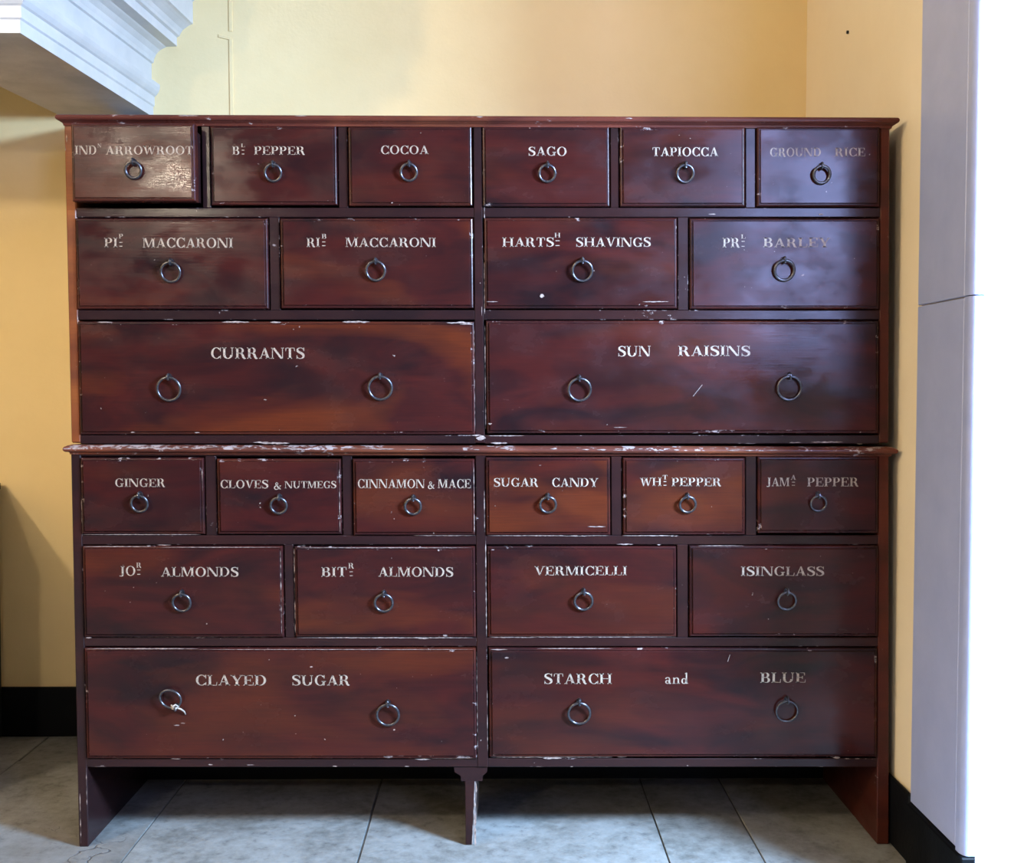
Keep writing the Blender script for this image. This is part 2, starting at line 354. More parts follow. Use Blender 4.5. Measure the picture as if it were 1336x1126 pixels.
# ------------------------------------------------------------------ lettering
T, H = 0.165, 0.05
def rect(x0, y0, x1, y1): return [[(x0, y0), (x1, y0), (x1, y1), (x0, y1)]]
def para(xb0, xb1, y0, xt0, xt1, y1): return [[(xb0, y0), (xb1, y0), (xt1, y1), (xt0, y1)]]
def serif(x0, x1, y, up):   # small bracketed foot at y; up = +1 foot at the bottom, -1 at the top
    e = 0.085
    return [[(x0 - e, y), (x1 + e, y), (x1 + e, y + up * 0.035), (x1, y + up * 0.10), (x0, y + up * 0.10), (x0 - e, y + up * 0.035)]]
def stem(x, w=T, y0=0, y1=1, b=True, t=True):
    r = rect(x, y0, x + w, y1)
    if b: r += serif(x, x + w, y0, 1)
    if t: r += serif(x, x + w, y1, -1)
    return r
def arc(cx, cy, rx, ry, a0, a1, tv, th, n=16):
    r = []
    for i in range(n):
        u, v = R(a0 + (a1 - a0) * i / n), R(a0 + (a1 - a0) * (i + 1) / n)
        r.append([(cx + rx * math.cos(u), cy + ry * math.sin(u)), (cx + rx * math.cos(v), cy + ry * math.sin(v)),
                  (cx + (rx - tv) * math.cos(v), cy + (ry - th) * math.sin(v)), (cx + (rx - tv) * math.cos(u), cy + (ry - th) * math.sin(u))])
    return r
def strokes(pts, ws, sub=5):
    P, W = [], []
    n = len(pts)
    for i in range(n - 1):
        p0, p1, p2, p3 = pts[max(i - 1, 0)], pts[i], pts[i + 1], pts[min(i + 2, n - 1)]
        for k in range(sub):
            t = k / sub; f = lambda a, b_, c, d: 0.5 * (2 * b_ + (c - a) * t + (2 * a - 5 * b_ + 4 * c - d) * t * t + (3 * b_ - a - 3 * c + d) * t ** 3)
            P.append((f(p0[0], p1[0], p2[0], p3[0]), f(p0[1], p1[1], p2[1], p3[1]))); W.append(ws[i] * (1 - t) + ws[i + 1] * t)
    P.append(pts[-1]); W.append(ws[-1]); r = []; E = []
    for i, p in enumerate(P):
        a, c = P[max(i - 1, 0)], P[min(i + 1, len(P) - 1)]; dx, dy = c[0] - a[0], c[1] - a[1]; l = math.hypot(dx, dy) or 1
        E.append(((p[0] - dy / l * W[i] / 2, p[1] + dx / l * W[i] / 2), (p[0] + dy / l * W[i] / 2, p[1] - dx / l * W[i] / 2)))
    for a, c in zip(E, E[1:]): r.append([a[0], a[1], c[1], c[0]])
    return r
def tick(x, y0, y1, w=0.06): return rect(x - w, y0, x, y1)
G = {}
G['A'] = (0.86, para(.10, .155, 0, .40, .47, 1) + para(.57, .79, 0, .37, .49, 1) + rect(.20, .31, .62, .31 + H) + serif(.10, .155, 0, 1) + serif(.60, .77, 0, 1))
G['B'] = (0.74, stem(.09) + rect(.1, 1 - H, .42, 1) + rect(.1, .49, .44, .49 + H) + rect(.1, 0, .42, H) + arc(.40, .755, .24, .245, -90, 90, T, H) + arc(.42, .26, .28, .27, -90, 90, T, H))
G['C'] = (0.80, arc(.44, .5, .40, .515, 38, 322, T, H, 26) + tick(.76, .66, 1.0, .055) + tick(.76, 0.0, .30, .045))
G['D'] = (0.88, stem(.09) + rect(.1, 1 - H, .40, 1) + rect(.1, 0, .40, H) + arc(.38, .5, .44, .5, -90, 90, T, H, 20))
G['E'] = (0.74, stem(.09) + rect(.1, 1 - H, .66, 1) + rect(.1, .48, .50, .48 + H) + rect(.1, 0, .68, H) + [[(.58, 1), (.67, 1), (.67, .70), (.64, .70)]] + [[(.66, 0), (.71, 0), (.73, .32), (.70, .32)]] + tick(.52, .36, .65, .045))
G['G'] = (0.88, arc(.44, .5, .40, .515, 40, 318, T, H, 26) + tick(.76, .68, 1.0, .055) + rect(.62, .02, .62 + T - .02, .40) + serif(.62, .785, .42, -1))
G['H'] = (0.98, stem(.09) + stem(.70) + rect(.2, .48, .75, .48 + H))
G['I'] = (0.38, stem(.10))
G['J'] = (0.54, stem(.26, T, .12, 1, False, True) + strokes([(.35, .2), (.33, .02), (.2, -.04), (.07, .0)], [T, .13, .06, .12]))
G['L'] = (0.70, stem(.09) + rect(.1, 0, .64, H) + [[(.60, 0), (.66, 0), (.69, .34), (.65, .34)]])
G['M'] = (1.12, stem(.08, .055) + para(.47, .56, 0, .09, .29, 1) + para(.47, .53, 0, .83, .90, 1) + stem(.84))
G['N'] = (0.98, stem(.08, .055) + para(.70, .88, 0, .08, .27, 1) + rect(.83, 0, .885, 1) + serif(.83, .885, 1, -1))
G['O'] = (0.90, arc(.45, .5, .42, .515, 0, 360, T, H, 32))
G['P'] = (0.70, stem(.09) + rect(.1, 1 - H, .40, 1) + rect(.1, .44, .40, .44 + H) + arc(.38, .72, .28, .28, -90, 90, T, H))
G['R'] = (0.84, stem(.09) + rect(.1, 1 - H, .40, 1) + rect(.1, .47, .42, .47 + H) + arc(.38, .735, .28, .265, -90, 90, T, H) + strokes([(.38, .5), (.53, .40), (.62, .14), (.70, .02), (.80, .04)], [.05, .17, .17, .14, .04]))
G['S'] = (0.66, strokes([(.58, .80), (.48, .94), (.32, .985), (.13, .88), (.14, .68), (.34, .54), (.53, .38), (.55, .15), (.35, .015), (.17, .06), (.07, .22)],
                        [.04, .05, .06, .12, .17, .20, .20, .14, .06, .05, .04]) + tick(.61, .70, 1.0, .05) + [[(.05, 0), (.10, 0), (.10, .30), (.05, .30)]])
G['T'] = (0.78, stem(.30, T, 0, 1, True, False) + rect(.05, 1 - H, .74, 1) + [[(.05, 1), (.13, 1), (.08, .68), (.05, .68)]] + [[(.66, 1), (.74, 1), (.74, .68), (.71, .68)]])
G['U'] = (0.92, stem(.09, T, .3, 1, False, True) + arc(.44, .33, .35, .345, 180, 360, .185, H, 16) + rect(.735, .3, .79, 1) + serif(.735, .79, 1, -1))
G['V'] = (0.84, para(.38, .48, 0, .06, .26, 1) + para(.39, .45, 0, .70, .76, 1) + serif(.07, .25, 1, -1) + serif(.70, .76, 1, -1))
G['W'] = (1.20, para(.32, .42, 0, .05, .24, 1) + para(.34, .40, 0, .56, .62, 1) + para(.78, .88, 0, .50, .69, 1) + para(.80, .86, 0, 1.08, 1.13, 1) + serif(.06, .24, 1, -1) + serif(.52, .68, 1, -1) + serif(1.07, 1.13, 1, -1))
G['Y'] = (0.82, rect(.33, 0, .51, .46) + serif(.33, .51, 0, 1) + para(.33, .51, .44, .04, .23, 1) + para(.45, .51, .44, .70, .76, 1) + serif(.05, .22, 1, -1) + serif(.70, .76, 1, -1))
G['&'] = (0.90, strokes([(.80, .52), (.68, .25), (.50, .05), (.25, .0), (.08, .18), (.18, .42), (.42, .60), (.50, .82), (.36, .95), (.24, .80), (.34, .58), (.60, .20), (.84, .0)],
                        [.05, .06, .08, .10, .13, .12, .08, .07, .06, .09, .16, .18, .07]) + rect(.66, .49, .90, .54))
G['a'] = (0.56, arc(.22, .155, .17, .175, 0, 360, .09, .04, 18) + strokes([(.08, .46), (.14, .56), (.28, .585), (.38, .50), (.39, .30), (.39, .08), (.46, .0), (.54, .06)], [.10, .07, .05, .09, .12, .12, .07, .03]))
G['n'] = (0.66, rect(.10, 0, .20, .56) + serif(.10, .20, 0, .6) + strokes([(.19, .42), (.32, .56), (.46, .50), (.50, .36), (.50, .0)], [.04, .05, .10, .12, .12]) + serif(.44, .56, 0, .6) + [[(.03, .5), (.12, .58), (.16, .58), (.16, .5)]])
G['d'] = (0.62, arc(.26, .25, .23, .27, 0, 360, .13, .045, 18) + rect(.40, 0, .51, 1.0) + [[(.30, .93), (.44, 1.06), (.51, 1.02), (.42, .92)]] + [[(.5, 0), (.6, .02), (.6, .05), (.5, .08)]])

def word(bm, s, x0, x1, yt, yb, Y, org=None, rough=0.0):
    """sets the word s on the upright plane, fitted between two surveyed points"""
    a, c = at(x0, yb, 0.0), at(x1, yb, 0.0); tp = at(x0, yt, 0.0); h = tp.z - a.z
    tot = sum(G[ch][0] for ch in s) + 0.05 * (len(s) - 1); k = (c.x - a.x) / (tot * h) ; cur = 0.0
    for ch in s:
        adv, polys = G[ch]; jit = random.uniform(-.012, .012); js = random.uniform(.985, 1.015)
        for q in polys:
            vs = []
            for (gx, gy) in q:
                gx2 = (cur + gx) * h * k; u = gx2 / (c.x - a.x)
                vs.append(bm.verts.new((a.x + gx2, Y, a.z + (c.z - a.z) * u + (gy * js + jit) * h)))
            bm.faces.new(vs)
        cur += adv + 0.05
def dash(bm, x0, x1, y, Y):
    a, c = at(x0, y, 0), at(x1, y, 0)
    bm.faces.new([bm.verts.new(p) for p in ((a.x, Y, a.z - .0007), (c.x, Y, c.z - .0007), (c.x, Y, c.z + .0009), (a.x, Y, a.z + .0009))])

# ------------------------------------------------------------------ drawers
EDGE = [(0.0, 0.02), (0.0, 0.0), (0.0006, -0.0022), (0.0018, -0.0036), (0.0034, -0.0044), (0.0046, -0.0046), (0.0052, -0.0036), (0.0062, -0.0036), (0.0070, -0.0062), (0.0082, -0.0075)]
FACE = 0.0075
def drawer_front(bm, q, dy, rot):
    bl, br, tr, tl = q
    rows = []
    for ins, yy in EDGE:
        rows.append([bm.verts.new(p) for p in ((bl.x + ins, dy + yy, bl.z + ins), (br.x - ins, dy + yy, br.z + ins), (tr.x - ins, dy + yy, tr.z - ins), (tl.x + ins, dy + yy, tl.z - ins))])
    bk = bm.faces.new(rows[0][::-1]); bk.material_index = 1
    for a, c in zip(rows, rows[1:]):
        for k in range(4):
            f = bm.faces.new((a[k], a[(k + 1) % 4], c[(k + 1) % 4], c[k])); f.material_index = 1
    bm.faces.new(rows[-1])
    # tray behind the front
    x0, x1 = max(bl.x, tl.x) + .0012, min(br.x, tr.x) - .0012; z0, z1 = max(bl.z, br.z) + .004, min(tl.z, tr.z) - .012
    y0, y1 = dy + .02, dy + .36
    for s in ((x0, x0 + .009, y0, y1, z0, z1), (x1 - .009, x1, y0, y1, z0, z1), (x0 + .009, x1 - .009, y1 - .009, y1, z0, z1), (x0 + .009, x1 - .009, y0, y1 - .009, z0, z0 + .007)):
        n = len(bm.faces); box(bm, *s); bm.faces.ensure_lookup_table()
        for f in bm.faces[n:]: f.material_index = 2

def ring(parent, cx, cy, rpx, dy, mode='hang', thick=0.0031):
    Yf = dy - FACE; s = 2.6 / FPX; r = rpx * s - thick
    c = at(cx, cy, 0.0)
    if mode == 'hang':
        e = Vector((c.x + random.uniform(-.001, .001), Yf, c.z + r + .002))
        # eye: staple with two prongs closed over the ring, sticking out of the drawer
        top = Vector((c.x, Yf - .0135, c.z + r)); bot = Vector((c.x, Yf - .0042, c.z - r))
        yaw = random.uniform(-.12, .12)
        pts = []
        for k in range(28):
            a = 2 * math.pi * k / 28; zz = math.cos(a); xx = math.sin(a)
            mid = (top + bot) / 2
            pts.append(Vector((mid.x + xx * r, mid.y + (top.y - mid.y) * zz + yaw * xx * r * .25, mid.z + zz * r)))
    else:
        # ring turned up above its eye and held by the twine
        e = Vector((c.x + .011, Yf, c.z - .020)); mid = Vector((c.x, Yf - .012, c.z)); pts = []
        for k in range(28):
            a = 2 * math.pi * k / 28; ux = math.cos(a) * r * 1.0; uz = math.sin(a) * r * .88
            pts.append(Vector((mid.x + ux, mid.y + uz * -.10, mid.z + uz - ux * .12)))
    b = bmesh.new(); tube(b, pts, thick, 8, True); link('ring', b, M_iron, parent, smooth=True)
    b = bmesh.new(); ez = e.z + (.001 if mode == 'hang' else 0.002)
    loop = []
    for k in range(9):
        a = math.pi * (k / 8 - .5)
        loop.append(Vector((e.x, Yf - .0125 - .0062 * math.cos(a), ez - .002 + .0062 * math.sin(a))))
    loop = [Vector((e.x, Yf + .001, ez - .0082))] + loop + [Vector((e.x, Yf + .001, ez + .0042))]
    tube(b, loop, 0.0024, 6)
    n = 10; pl = [Vector((e.x + .0062 * math.cos(2 * math.pi * k / n), Yf + .0003, ez - .001 + .0066 * math.sin(2 * math.pi * k / n))) for k in range(n)]
    pf_ = [p + Vector((0, -.0018, 0)) for p in pl]
    A = [b.verts.new(p) for p in pl]; B_ = [b.verts.new(p) for p in pf_]
    for k in range(n): b.faces.new((A[k], A[(k + 1) % n], B_[(k + 1) % n], B_[k]))
    b.faces.new(B_); b.faces.new(A[::-1])
    link('staple', b, M_iron, parent, smooth=False)

GAP = 1.1
openings = []
def drawer(parent, x0, x1, y0, y1, words, rings, warm=(0.5, 0.0), out=0.0, gl=None, dashes=(), tilt=0.0):
    q = quad(x0, x1, y0, y1); openings.append((x0, x1, y0, y1))
    b = bmesh.new(); dy = -out + random.uniform(-.0012, .0008) - .0005
    drawer_front(b, q, dy, 0); o = link('drawer', b, [M_drawer, M_edge, M_frame], parent)
    o.color = (warm[0], warm[1], warm[2] if len(warm) > 2 else 0.0, 1)
    Yt = dy - FACE - .00025; bs = []
    for wd in words:
        b = bmesh.new(); word(b, *wd, Yt); bs.append((b, 'lettering'))
    for d in dashes:
        b = bmesh.new(); dash(b, *d, Yt); bs.append((b, 'stroke_under_letter'))
    for b, nm in bs:
        for f in b.faces:
            f.normal_update()
            if f.normal.y > 0: f.normal_flip()
        link(nm, b, M_letter, None, recalc=False).parent = o
    class P_: pass
    for rr in rings:
        before = set(C.objects)
        ring(None, rr[0], rr[1], rr[2], dy, rr[3] if len(rr) > 3 else 'hang', rr[4] if len(rr) > 4 else 0.0030)
        for n_ in set(C.objects) - before: n_.parent = o
    return o

feetY = 0.455
upper = thing('spice_chest', 'upper chest of mahogany-grained spice drawers with moulded top, stacked on the base', 'cabinet', (at(628, 578).x, 0.2, at(628, 578).z))
lower = thing('base_chest', 'lower chest of mahogany-grained spice drawers with waist moulding and three board feet', 'cabinet', (at(628, 1112).x, 0.2, 0.0))

def fix(o, par):  # drawers live in world coordinates under an Empty standing at the chest's base
    o.parent = par; o.matrix_parent_inverse = Matrix.Translation(-Vector(par.location))

# --- upper chest
def sup(s, x0, x1, y0, y1): return (s, x0, x1, y0, y1)
U = []
U.append(drawer(upper, 103.5, 262, 167.5, 267, [('IND', 108.8, 136.7, 196.2, 207.6), ('N', 137.8, 142.6, 193.8, 198.6), ('ARROWROOT', 148, 260.2, 196.8, 207.6)], [(184.8, 228.4, 11.8, 'hang', .0036)], (0.5, 0.0, 0.3), out=0.043))
U.append(drawer(upper, 275.5, 440, 165, 268, [('B', 304.2, 313.9, 191.8, 203), ('L', 315.6, 320.6, 188.5, 193), ('PEPPER', 332.5, 399.2, 191.8, 202.8)], [(358, 227.2, 12)], (0.35, 0), dashes=[(316.5, 320, 197), (316.5, 320, 202)]))
U.append(drawer(upper, 455, 616, 166, 269, [('COCOA', 497.1, 559.7, 191, 202.2)], [(534, 226.6, 12)], (0.35, 0)))
U.append(drawer(upper, 629.5, 795, 166, 270, [('SAGO', 689, 739.3, 192.6, 204.2)], [(713.5, 227.8, 12)], (0.8, 0.1)))
U.append(drawer(upper, 808.5, 971.5, 166, 270, [('TAPIOCCA', 850, 936.2, 193.2, 204.8)], [(892.4, 228.2, 12.3)], (0.3, 0)))
U.append(drawer(upper, 987, 1147, 166, 270, [('GROUND', 1003, 1070, 194, 205.3), ('RICE', 1087.6, 1127.3, 194, 205)], [(1069.3, 229.6, 12.6, 'hang', .0036)], (0.25, 0)))
U.append(drawer(upper, 100.5, 350.5, 285, 403.5, [('PI', 137.8, 155.6, 311, 323.2), ('P', 156.8, 162.4, 305.8, 312), ('MACCARONI', 188, 305.5, 311, 323.7)], [(225.3, 356, 14)], (0.7, 0.05), dashes=[(157.4, 161.4, 317), (157.4, 161.4, 322)]))
U.append(drawer(upper, 366.5, 617.5, 285, 402.5, [('RI', 400.8, 418.3, 310.8, 322.8), ('B', 420.4, 426.8, 305.6, 312), ('MACCARONI', 451.5, 569.3, 310.8, 322.8)], [(491, 354.3, 13.7)], (1.0, 0.12), dashes=[(421, 425.4, 316.3), (421, 425.4, 321.2)]))
U.append(drawer(upper, 632, 883, 284.5, 403, [('HARTS', 655.3, 722.5, 310.4, 322.4), ('H', 723.3, 731, 304.3, 310.4), ('SHAVINGS', 750.9, 848.5, 310.4, 322.4)], [(759, 354.3, 14.4)], (0.5, 0), dashes=[(724.5, 730, 314.7), (724.5, 730, 321)]))
U.append(drawer(upper, 899.5, 1146.5, 285, 403.5, [('PR', 941.8, 964.6, 311, 323.3), ('L', 965.8, 972, 306.3, 312), ('BARLEY', 994.6, 1081.4, 311, 323)], [(1021, 353.6, 14.7, 'hang', .0036)], (0.3, 0), dashes=[(966.5, 970.5, 315.6), (966.5, 970.5, 322)]))
U.append(drawer(upper, 103.5, 619.5, 419.5, 567, [('CURRANTS', 275.9, 398.4, 453.8, 468)], [(222.8, 507.5, 16.6), (497, 506.2, 16.6)], (1.0, 0.14)))
U.append(drawer(upper, 634.5, 1145.5, 418.5, 565.5, [('SUN', 805.5, 848.3, 451.5, 465), ('RAISINS', 883.9, 977.9, 451.3, 464.6)], [(755.5, 508.2, 16), (1027.6, 506.3, 17)], (0.6, 0.03)))
# --- lower chest
D = []
D.append(drawer(lower, 106.5, 266.8, 597, 696.8, [('GINGER', 151.4, 217.1, 624, 634.8)], [(184.7, 656.3, 12.3)], (0.5, 0)))
D.append(drawer(lower, 284, 445.5, 598.5, 697, [('CLOVES', 288.3, 351, 626, 636.6), ('&', 358, 367.8, 628.8, 638), ('NUTMEGS', 372.2, 439.4, 627.4, 636.6)], [(365.2, 658.8, 12)], (0.4, 0)))
D.append(drawer(lower, 461, 619.5, 598.5, 698, [('CINNAMON', 467, 554.6, 624.8, 636.4), ('&', 558.4, 567.4, 627.3, 637), ('MACE', 571.6, 614.6, 624.8, 636.4)], [(539.4, 659.8, 12)], (0.7, 0.05)))
D.append(drawer(lower, 634, 796, 596.5, 698, [('SUGAR', 644, 702.4, 623.3, 634.5), ('CANDY', 719.7, 779.7, 623.3, 634.7)], [(714.5, 657.6, 12)], (1.6, 0.55)))
D.append(drawer(lower, 812.5, 971.5, 597, 697.5, [('WH', 834.6, 862.6, 622.8, 633.8), ('T', 863.6, 870.4, 619.4, 625.4), ('PEPPER', 875.5, 940.2, 622.8, 633.8)], [(895.6, 657.3, 12)], (1.0, 0.12), dashes=[(865, 868.6, 628), (865, 868.6, 632.8)]))
D.append(drawer(lower, 988, 1145, 595.5, 695.5, [('JAM', 998.5, 1029.2, 622.8, 634), ('A', 1030.4, 1037.4, 619.4, 625.6), ('PEPPER', 1051.8, 1119, 622.8, 634.2)], [(1065.5, 655.8, 11.5, 'hang', .0026)], (0.35, 0), dashes=[(1032, 1036, 628.8), (1032, 1036, 632.8)]))
D.append(drawer(lower, 109.5, 370, 712, 831, [('JO', 156.6, 178.5, 738, 750.4), ('R', 179.3, 186, 733.3, 740), ('ALMONDS', 211.2, 312.4, 739.2, 751.5)], [(239.5, 784.6, 13.2)], (0.9, 0.05), dashes=[(180.5, 184.6, 743), (180.5, 184.6, 748.6)]))
D.append(drawer(lower, 385, 620.5, 712.5, 831, [('BIT', 419.9, 453.4, 739.2, 751.7), ('R', 455, 462.4, 734, 741), ('ALMONDS', 494, 591.7, 739.2, 751.7)], [(501.5, 785, 13.3)], (0.9, 0.04), dashes=[(456.7, 460.8, 745.4), (456.7, 460.8, 750.5)]))
D.append(drawer(lower, 636, 882, 712.5, 830.5, [('VERMICELLI', 697.3, 817.8, 738, 749.8)], [(760.6, 782.6, 13.4)], (0.6, 0.02)))
D.append(drawer(lower, 899, 1145, 711.5, 830, [('ISINGLASS', 965.5, 1074, 738.4, 750.4)], [(1024.5, 782.3, 13.2, 'hang', .0026)], (0.5, 0)))
D.append(drawer(lower, 112.5, 621.5, 845, 989, [('CLAYED', 256.3, 349.3, 879.6, 893), ('SUGAR', 381.7, 457.5, 879.6, 893)], [(225.6, 908.9, 15.2, 'up', .0028), (507, 930, 16)], (0.7, 0.03)))
D.append(drawer(lower, 638, 1143.5, 845, 987, [('STARCH', 709.4, 798.3, 877.8, 891.2), ('and', 866.5, 897.4, 877.0, 890.7), ('BLUE', 990.8, 1050, 876.3, 889.4)], [(755, 928.2, 16), (1024.5, 925.3, 15.5, 'hang', .0026)], (0.4, 0)))
U[0]['label'] = 'drawer standing slightly pulled out'
for o in U: fix(o, upper)
for o in D: fix(o, lower)

# --- carcasses
def P(x, y, ym=580): # point of the front plane
    return at(x, y, 0.0)
def part(par, name, q, y0, y1, mats, bev=0.0016, bevmat=1, **k):
    b = bmesh.new(); slab(b, q, y0, y1, bev, bevmat); o = link(name, b, mats, par, **k); return o
def q4(xtl, xtr, yt, xbl, xbr, yb):
    return [at(xbl, yb), at(xbr, yb), at(xtr, yt), at(xtl, yt)]
def rail(par, x0t, x1t, yt, yb, x0b=None, x1b=None, dy=0.0):
    part(par, 'rail', q4(x0t, x1t, yt, x0b if x0b is not None else x0t, x1b if x1b is not None else x1t, yb), dy, .09, [M_frame, M_arris])
def divider(par, x0, x1, y0, y1, d=.38, dy=0.0006):
    ym = (y0 + y1) / 2
    part(par, 'divider', q4(x0 + lean(x0) * (y0 - ym), x1 + lean(x1) * (y0 - ym), y0, x0 + lean(x0) * (y1 - ym), x1 + lean(x1) * (y1 - ym), y1), dy, d, [M_frame, M_arris])
# upper: sides
g = 1.0
def lx(y): return 83.6 + (y - 165) * 0.0228      # outer left edge
def li(y): return 97.6 + (y - 165) * 0.0188      # inner left edge
def ri(y): return 1148.4 - (y - 165) * 0.0042
def rx(y): return 1161.0 - (y - 165) * 0.0030
def cl(y): return 617.6 + (y - 165) * 0.0062     # centre stile
def cr(y): return 628.2 + (y - 165) * 0.0108
CD = 0.445
part(upper, 'side_panel', q4(lx(160), li(160), 160, lx(578), li(578), 578), 0.0, CD, [M_stile_lamplit, M_stile_lamplit], .003)
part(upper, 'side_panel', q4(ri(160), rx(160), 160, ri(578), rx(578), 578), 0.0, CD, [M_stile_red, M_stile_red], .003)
part(upper, 'centre_stile', q4(cl(160), cr(160), 160, cl(578), cr(578), 578), -.0004, CD - .02, [M_frame, M_arris])
for (a, b_) in ((li, cl), (cr, ri)):
    sgn = 0
    for (yt, yb) in ((160, 164.2), (271, 283.4), (404.6, 417.2), (567.8, 579)):
        dyy = 0
        rail(upper, a(yt) - .6, b_(yt) + .6, yt, yb, a(yb) - .6, b_(yb) + .6, dy=random.uniform(.0002, .0010))
for x0, x1 in ((263.5, 274.2), (441.3, 453.5), (796.4, 807.3), (972.8, 985.6)): divider(upper, x0, x1, 164, 271.2)
for x0, x1 in ((351.8, 365.2), (884.4, 898)): divider(upper, x0, x1, 283.2, 404.8)
part(upper, 'back_panel', q4(86, 1158, 160, 96, 1156, 578), CD - .001, CD + .011, [M_inside, M_inside])
# lower
def lx2(y): return 92.6 + (y - 600) * 0.0205
def li2(y): return 105.2 + (y - 600) * 0.0205
def ri2(y): return 1146.2 - (y - 600) * 0.0045
def rx2(y): return 1159.8 + (y - 600) * 0.000
FB = 1114
def footz(q):
    for p in q[:2]: p.z = 0.0
    return q
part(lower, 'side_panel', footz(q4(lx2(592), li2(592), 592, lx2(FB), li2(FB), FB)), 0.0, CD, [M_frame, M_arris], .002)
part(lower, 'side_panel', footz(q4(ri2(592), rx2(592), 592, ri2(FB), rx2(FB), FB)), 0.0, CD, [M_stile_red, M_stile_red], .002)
part(lower, 'centre_stile', q4(cl(592), cr(592) + .4, 592, cl(1001), cr(1001), 1001), -.0004, CD - .02, [M_frame, M_arris])
for (a, b_) in ((li2, cl), (cr, ri2)):
    for (yt, yb) in ((592, 595.4), (698.6, 710.8), (831.8, 843.6), (989.6, 1001)):
        rail(lower, a(yt) - .6, b_(yt) + .6, yt, yb, a(yb) - .6, b_(yb) + .6, dy=random.uniform(.0002, .0010))
for x0, x1 in ((268.2, 282.6), (446.8, 459.6), (797.4, 811.2), (972.8, 986.6)): divider(lower, x0, x1, 595, 698.8)
for x0, x1 in ((371.4, 383.6), (883.4, 897.8)): divider(lower, x0, x1, 710.6, 832)
# bottom board, back board down to the floor
zb = at(628, 998).z
xl_, xr_ = at(118, 1000).x, at(1142, 1000).x
b = bmesh.new(); box(b, xl_, xr_, .09, CD, zb + .004, zb + .018); link('bottom_board', b, M_inside, lower)
b = bmesh.new(); box(b, at(110, 800).x, at(1148, 800).x, CD - .006, CD + .006, 0.004, at(628, 594).z); link('back_panel', b, M_black, lower)
# middle foot: tapered block above a narrow board
tb = [at(591.5, 1001), at(636.5, 1001), at(629, 1020), at(601, 1020)]
b = bmesh.new()
zt_, zm, zn = tb[0].z, at(612, 1008).z, at(612, 1020).z
pts = [(at(592, 0).x, zt_), (at(592, 0).x, zm), (at(604.5, 0).x, zn), (at(626.5, 0).x, zn), (at(636, 0).x, zm), (at(636, 0).x, zt_)]
def xat(px, py): return at(px, py).x
zq = at(612, 1013).z; pts = [(xat(592, 1003), zt_), (xat(593, 1008), zm), (xat(601, 1013), zq), (xat(601.5, 1020), zn), (xat(629.5, 1020), zn), (xat(630, 1013), zq), (xat(635.5, 1008), zm), (xat(636, 1003), zt_)]
fr = [b.verts.new((x, .004, z)) for x, z in pts]; bk = [b.verts.new((x, .40, z)) for x, z in pts]
for k in range(8): b.faces.new((fr[k], fr[(k + 1) % 8], bk[(k + 1) % 8], bk[k]))
b.faces.new(fr); b.faces.new(bk[::-1]); link('foot_block', b, M_frame, lower)
b = bmesh.new()
q = [Vector((xat(607.5, 1112), 0, 0)), Vector((xat(622, 1112), 0, 0)), Vector((xat(622.5, 1019), 0, zn + .001)), Vector((xat(606.5, 1019), 0, zn + .001))]
c8 = [(p.x, .004, p.z) for p in q] + [(p.x, .25, p.z) for p in q]
c8[1] = (c8[1][0] - .010, .004, 0); c8[2] = (c8[2][0] - .004, .004, c8[2][2])
hexa(b, c8, .0015, 1)
for f in b.faces:
    if f.normal.x > .3: f.material_index = 2
link('foot', b, [M_frame, M_arris, M_chip], lower)
# mouldings
def moulding(par, name, xa, xb, ya, yb, prof, mats, mi, back):
    A, B = at(xa, ya), at(xb, yb)
    b = bmesh.new()
    path = [(Vector((A.x, back, A.z)), Vector((-1, 0, 0))), (Vector((A.x, 0, A.z)), Vector((-1, -1, 0))), (Vector((B.x, 0, B.z)), Vector((1, -1, 0))), (Vector((B.x, back, B.z)), Vector((1, 0, 0)))]
    rws = sweep(b, path, prof, mats=mi)
    # close the top and bottom of the board
    b.faces.new([r[-1] for r in rws]); b.faces.new([r[0] for r in rws][::-1])
    return link(name, b, mats, par)
def nose(cx, cz, r, n=8): return [(cx + r * math.cos(a), cz + r * math.sin(a)) for a in [(-math.pi / 2 + math.pi * k / n) for k in range(n + 1)]]
pu = [(0.0, -0.0005), (0.0035, -.0005), (0.0042, 0.003), (0.0058, 0.0055), (0.0090, 0.0072)] + nose(0.0105, 0.0155, .0068) + [(0.006, .0235)]
moulding(upper, 'cornice', 85.5, 1160.5, 163.8, 167.8, pu, [M_mould], [0] * 30, CD + .01)
pm = [(0.0, -0.0005), (0.0025, -.0005), (0.0030, 0.003), (0.0048, 0.0048)] + nose(0.0080, 0.0118, .0066) + [(0.008, .0195), (0.0, .0215)]
moulding(lower, 'waist_moulding', 93.2, 1160.8, 592.4, 595.2, pm, [M_waist, M_waist_top], [0] * 8 + [1] * 10, CD + .005)

# --- worn patches where the paint has chipped away, and painted glints, on the surfaces themselves
def chips(par, items, name='paint_chip'):
    b = bmesh.new()
    for (x0, x1, y, h, Y) in items:
        n = max(4, int(abs(x1 - x0) / 3)); top, bot = [], []
        for k in range(n + 1):
            x = x0 + (x1 - x0) * k / n; e = math.sin(math.pi * k / n) ** .5 if 0 < k < n else 0.05
            top.append(at(x, y - h * .5 * e * random.uniform(.3, 1.1), 0)); bot.append(at(x, y + h * .5 * e * random.uniform(.3, 1.1), 0))
        tv = [b.verts.new((p.x, Y, p.z)) for p in top]; bv = [b.verts.new((p.x, Y, p.z)) for p in bot]
        for k in range(n): b.faces.new((bv[k], bv[k + 1], tv[k + 1], tv[k]))
    for f in b.faces:
        f.normal_update()
        if f.normal.y > 0: f.normal_flip()
    return link(name, b, M_chip, par, recalc=False, kind='stuff')
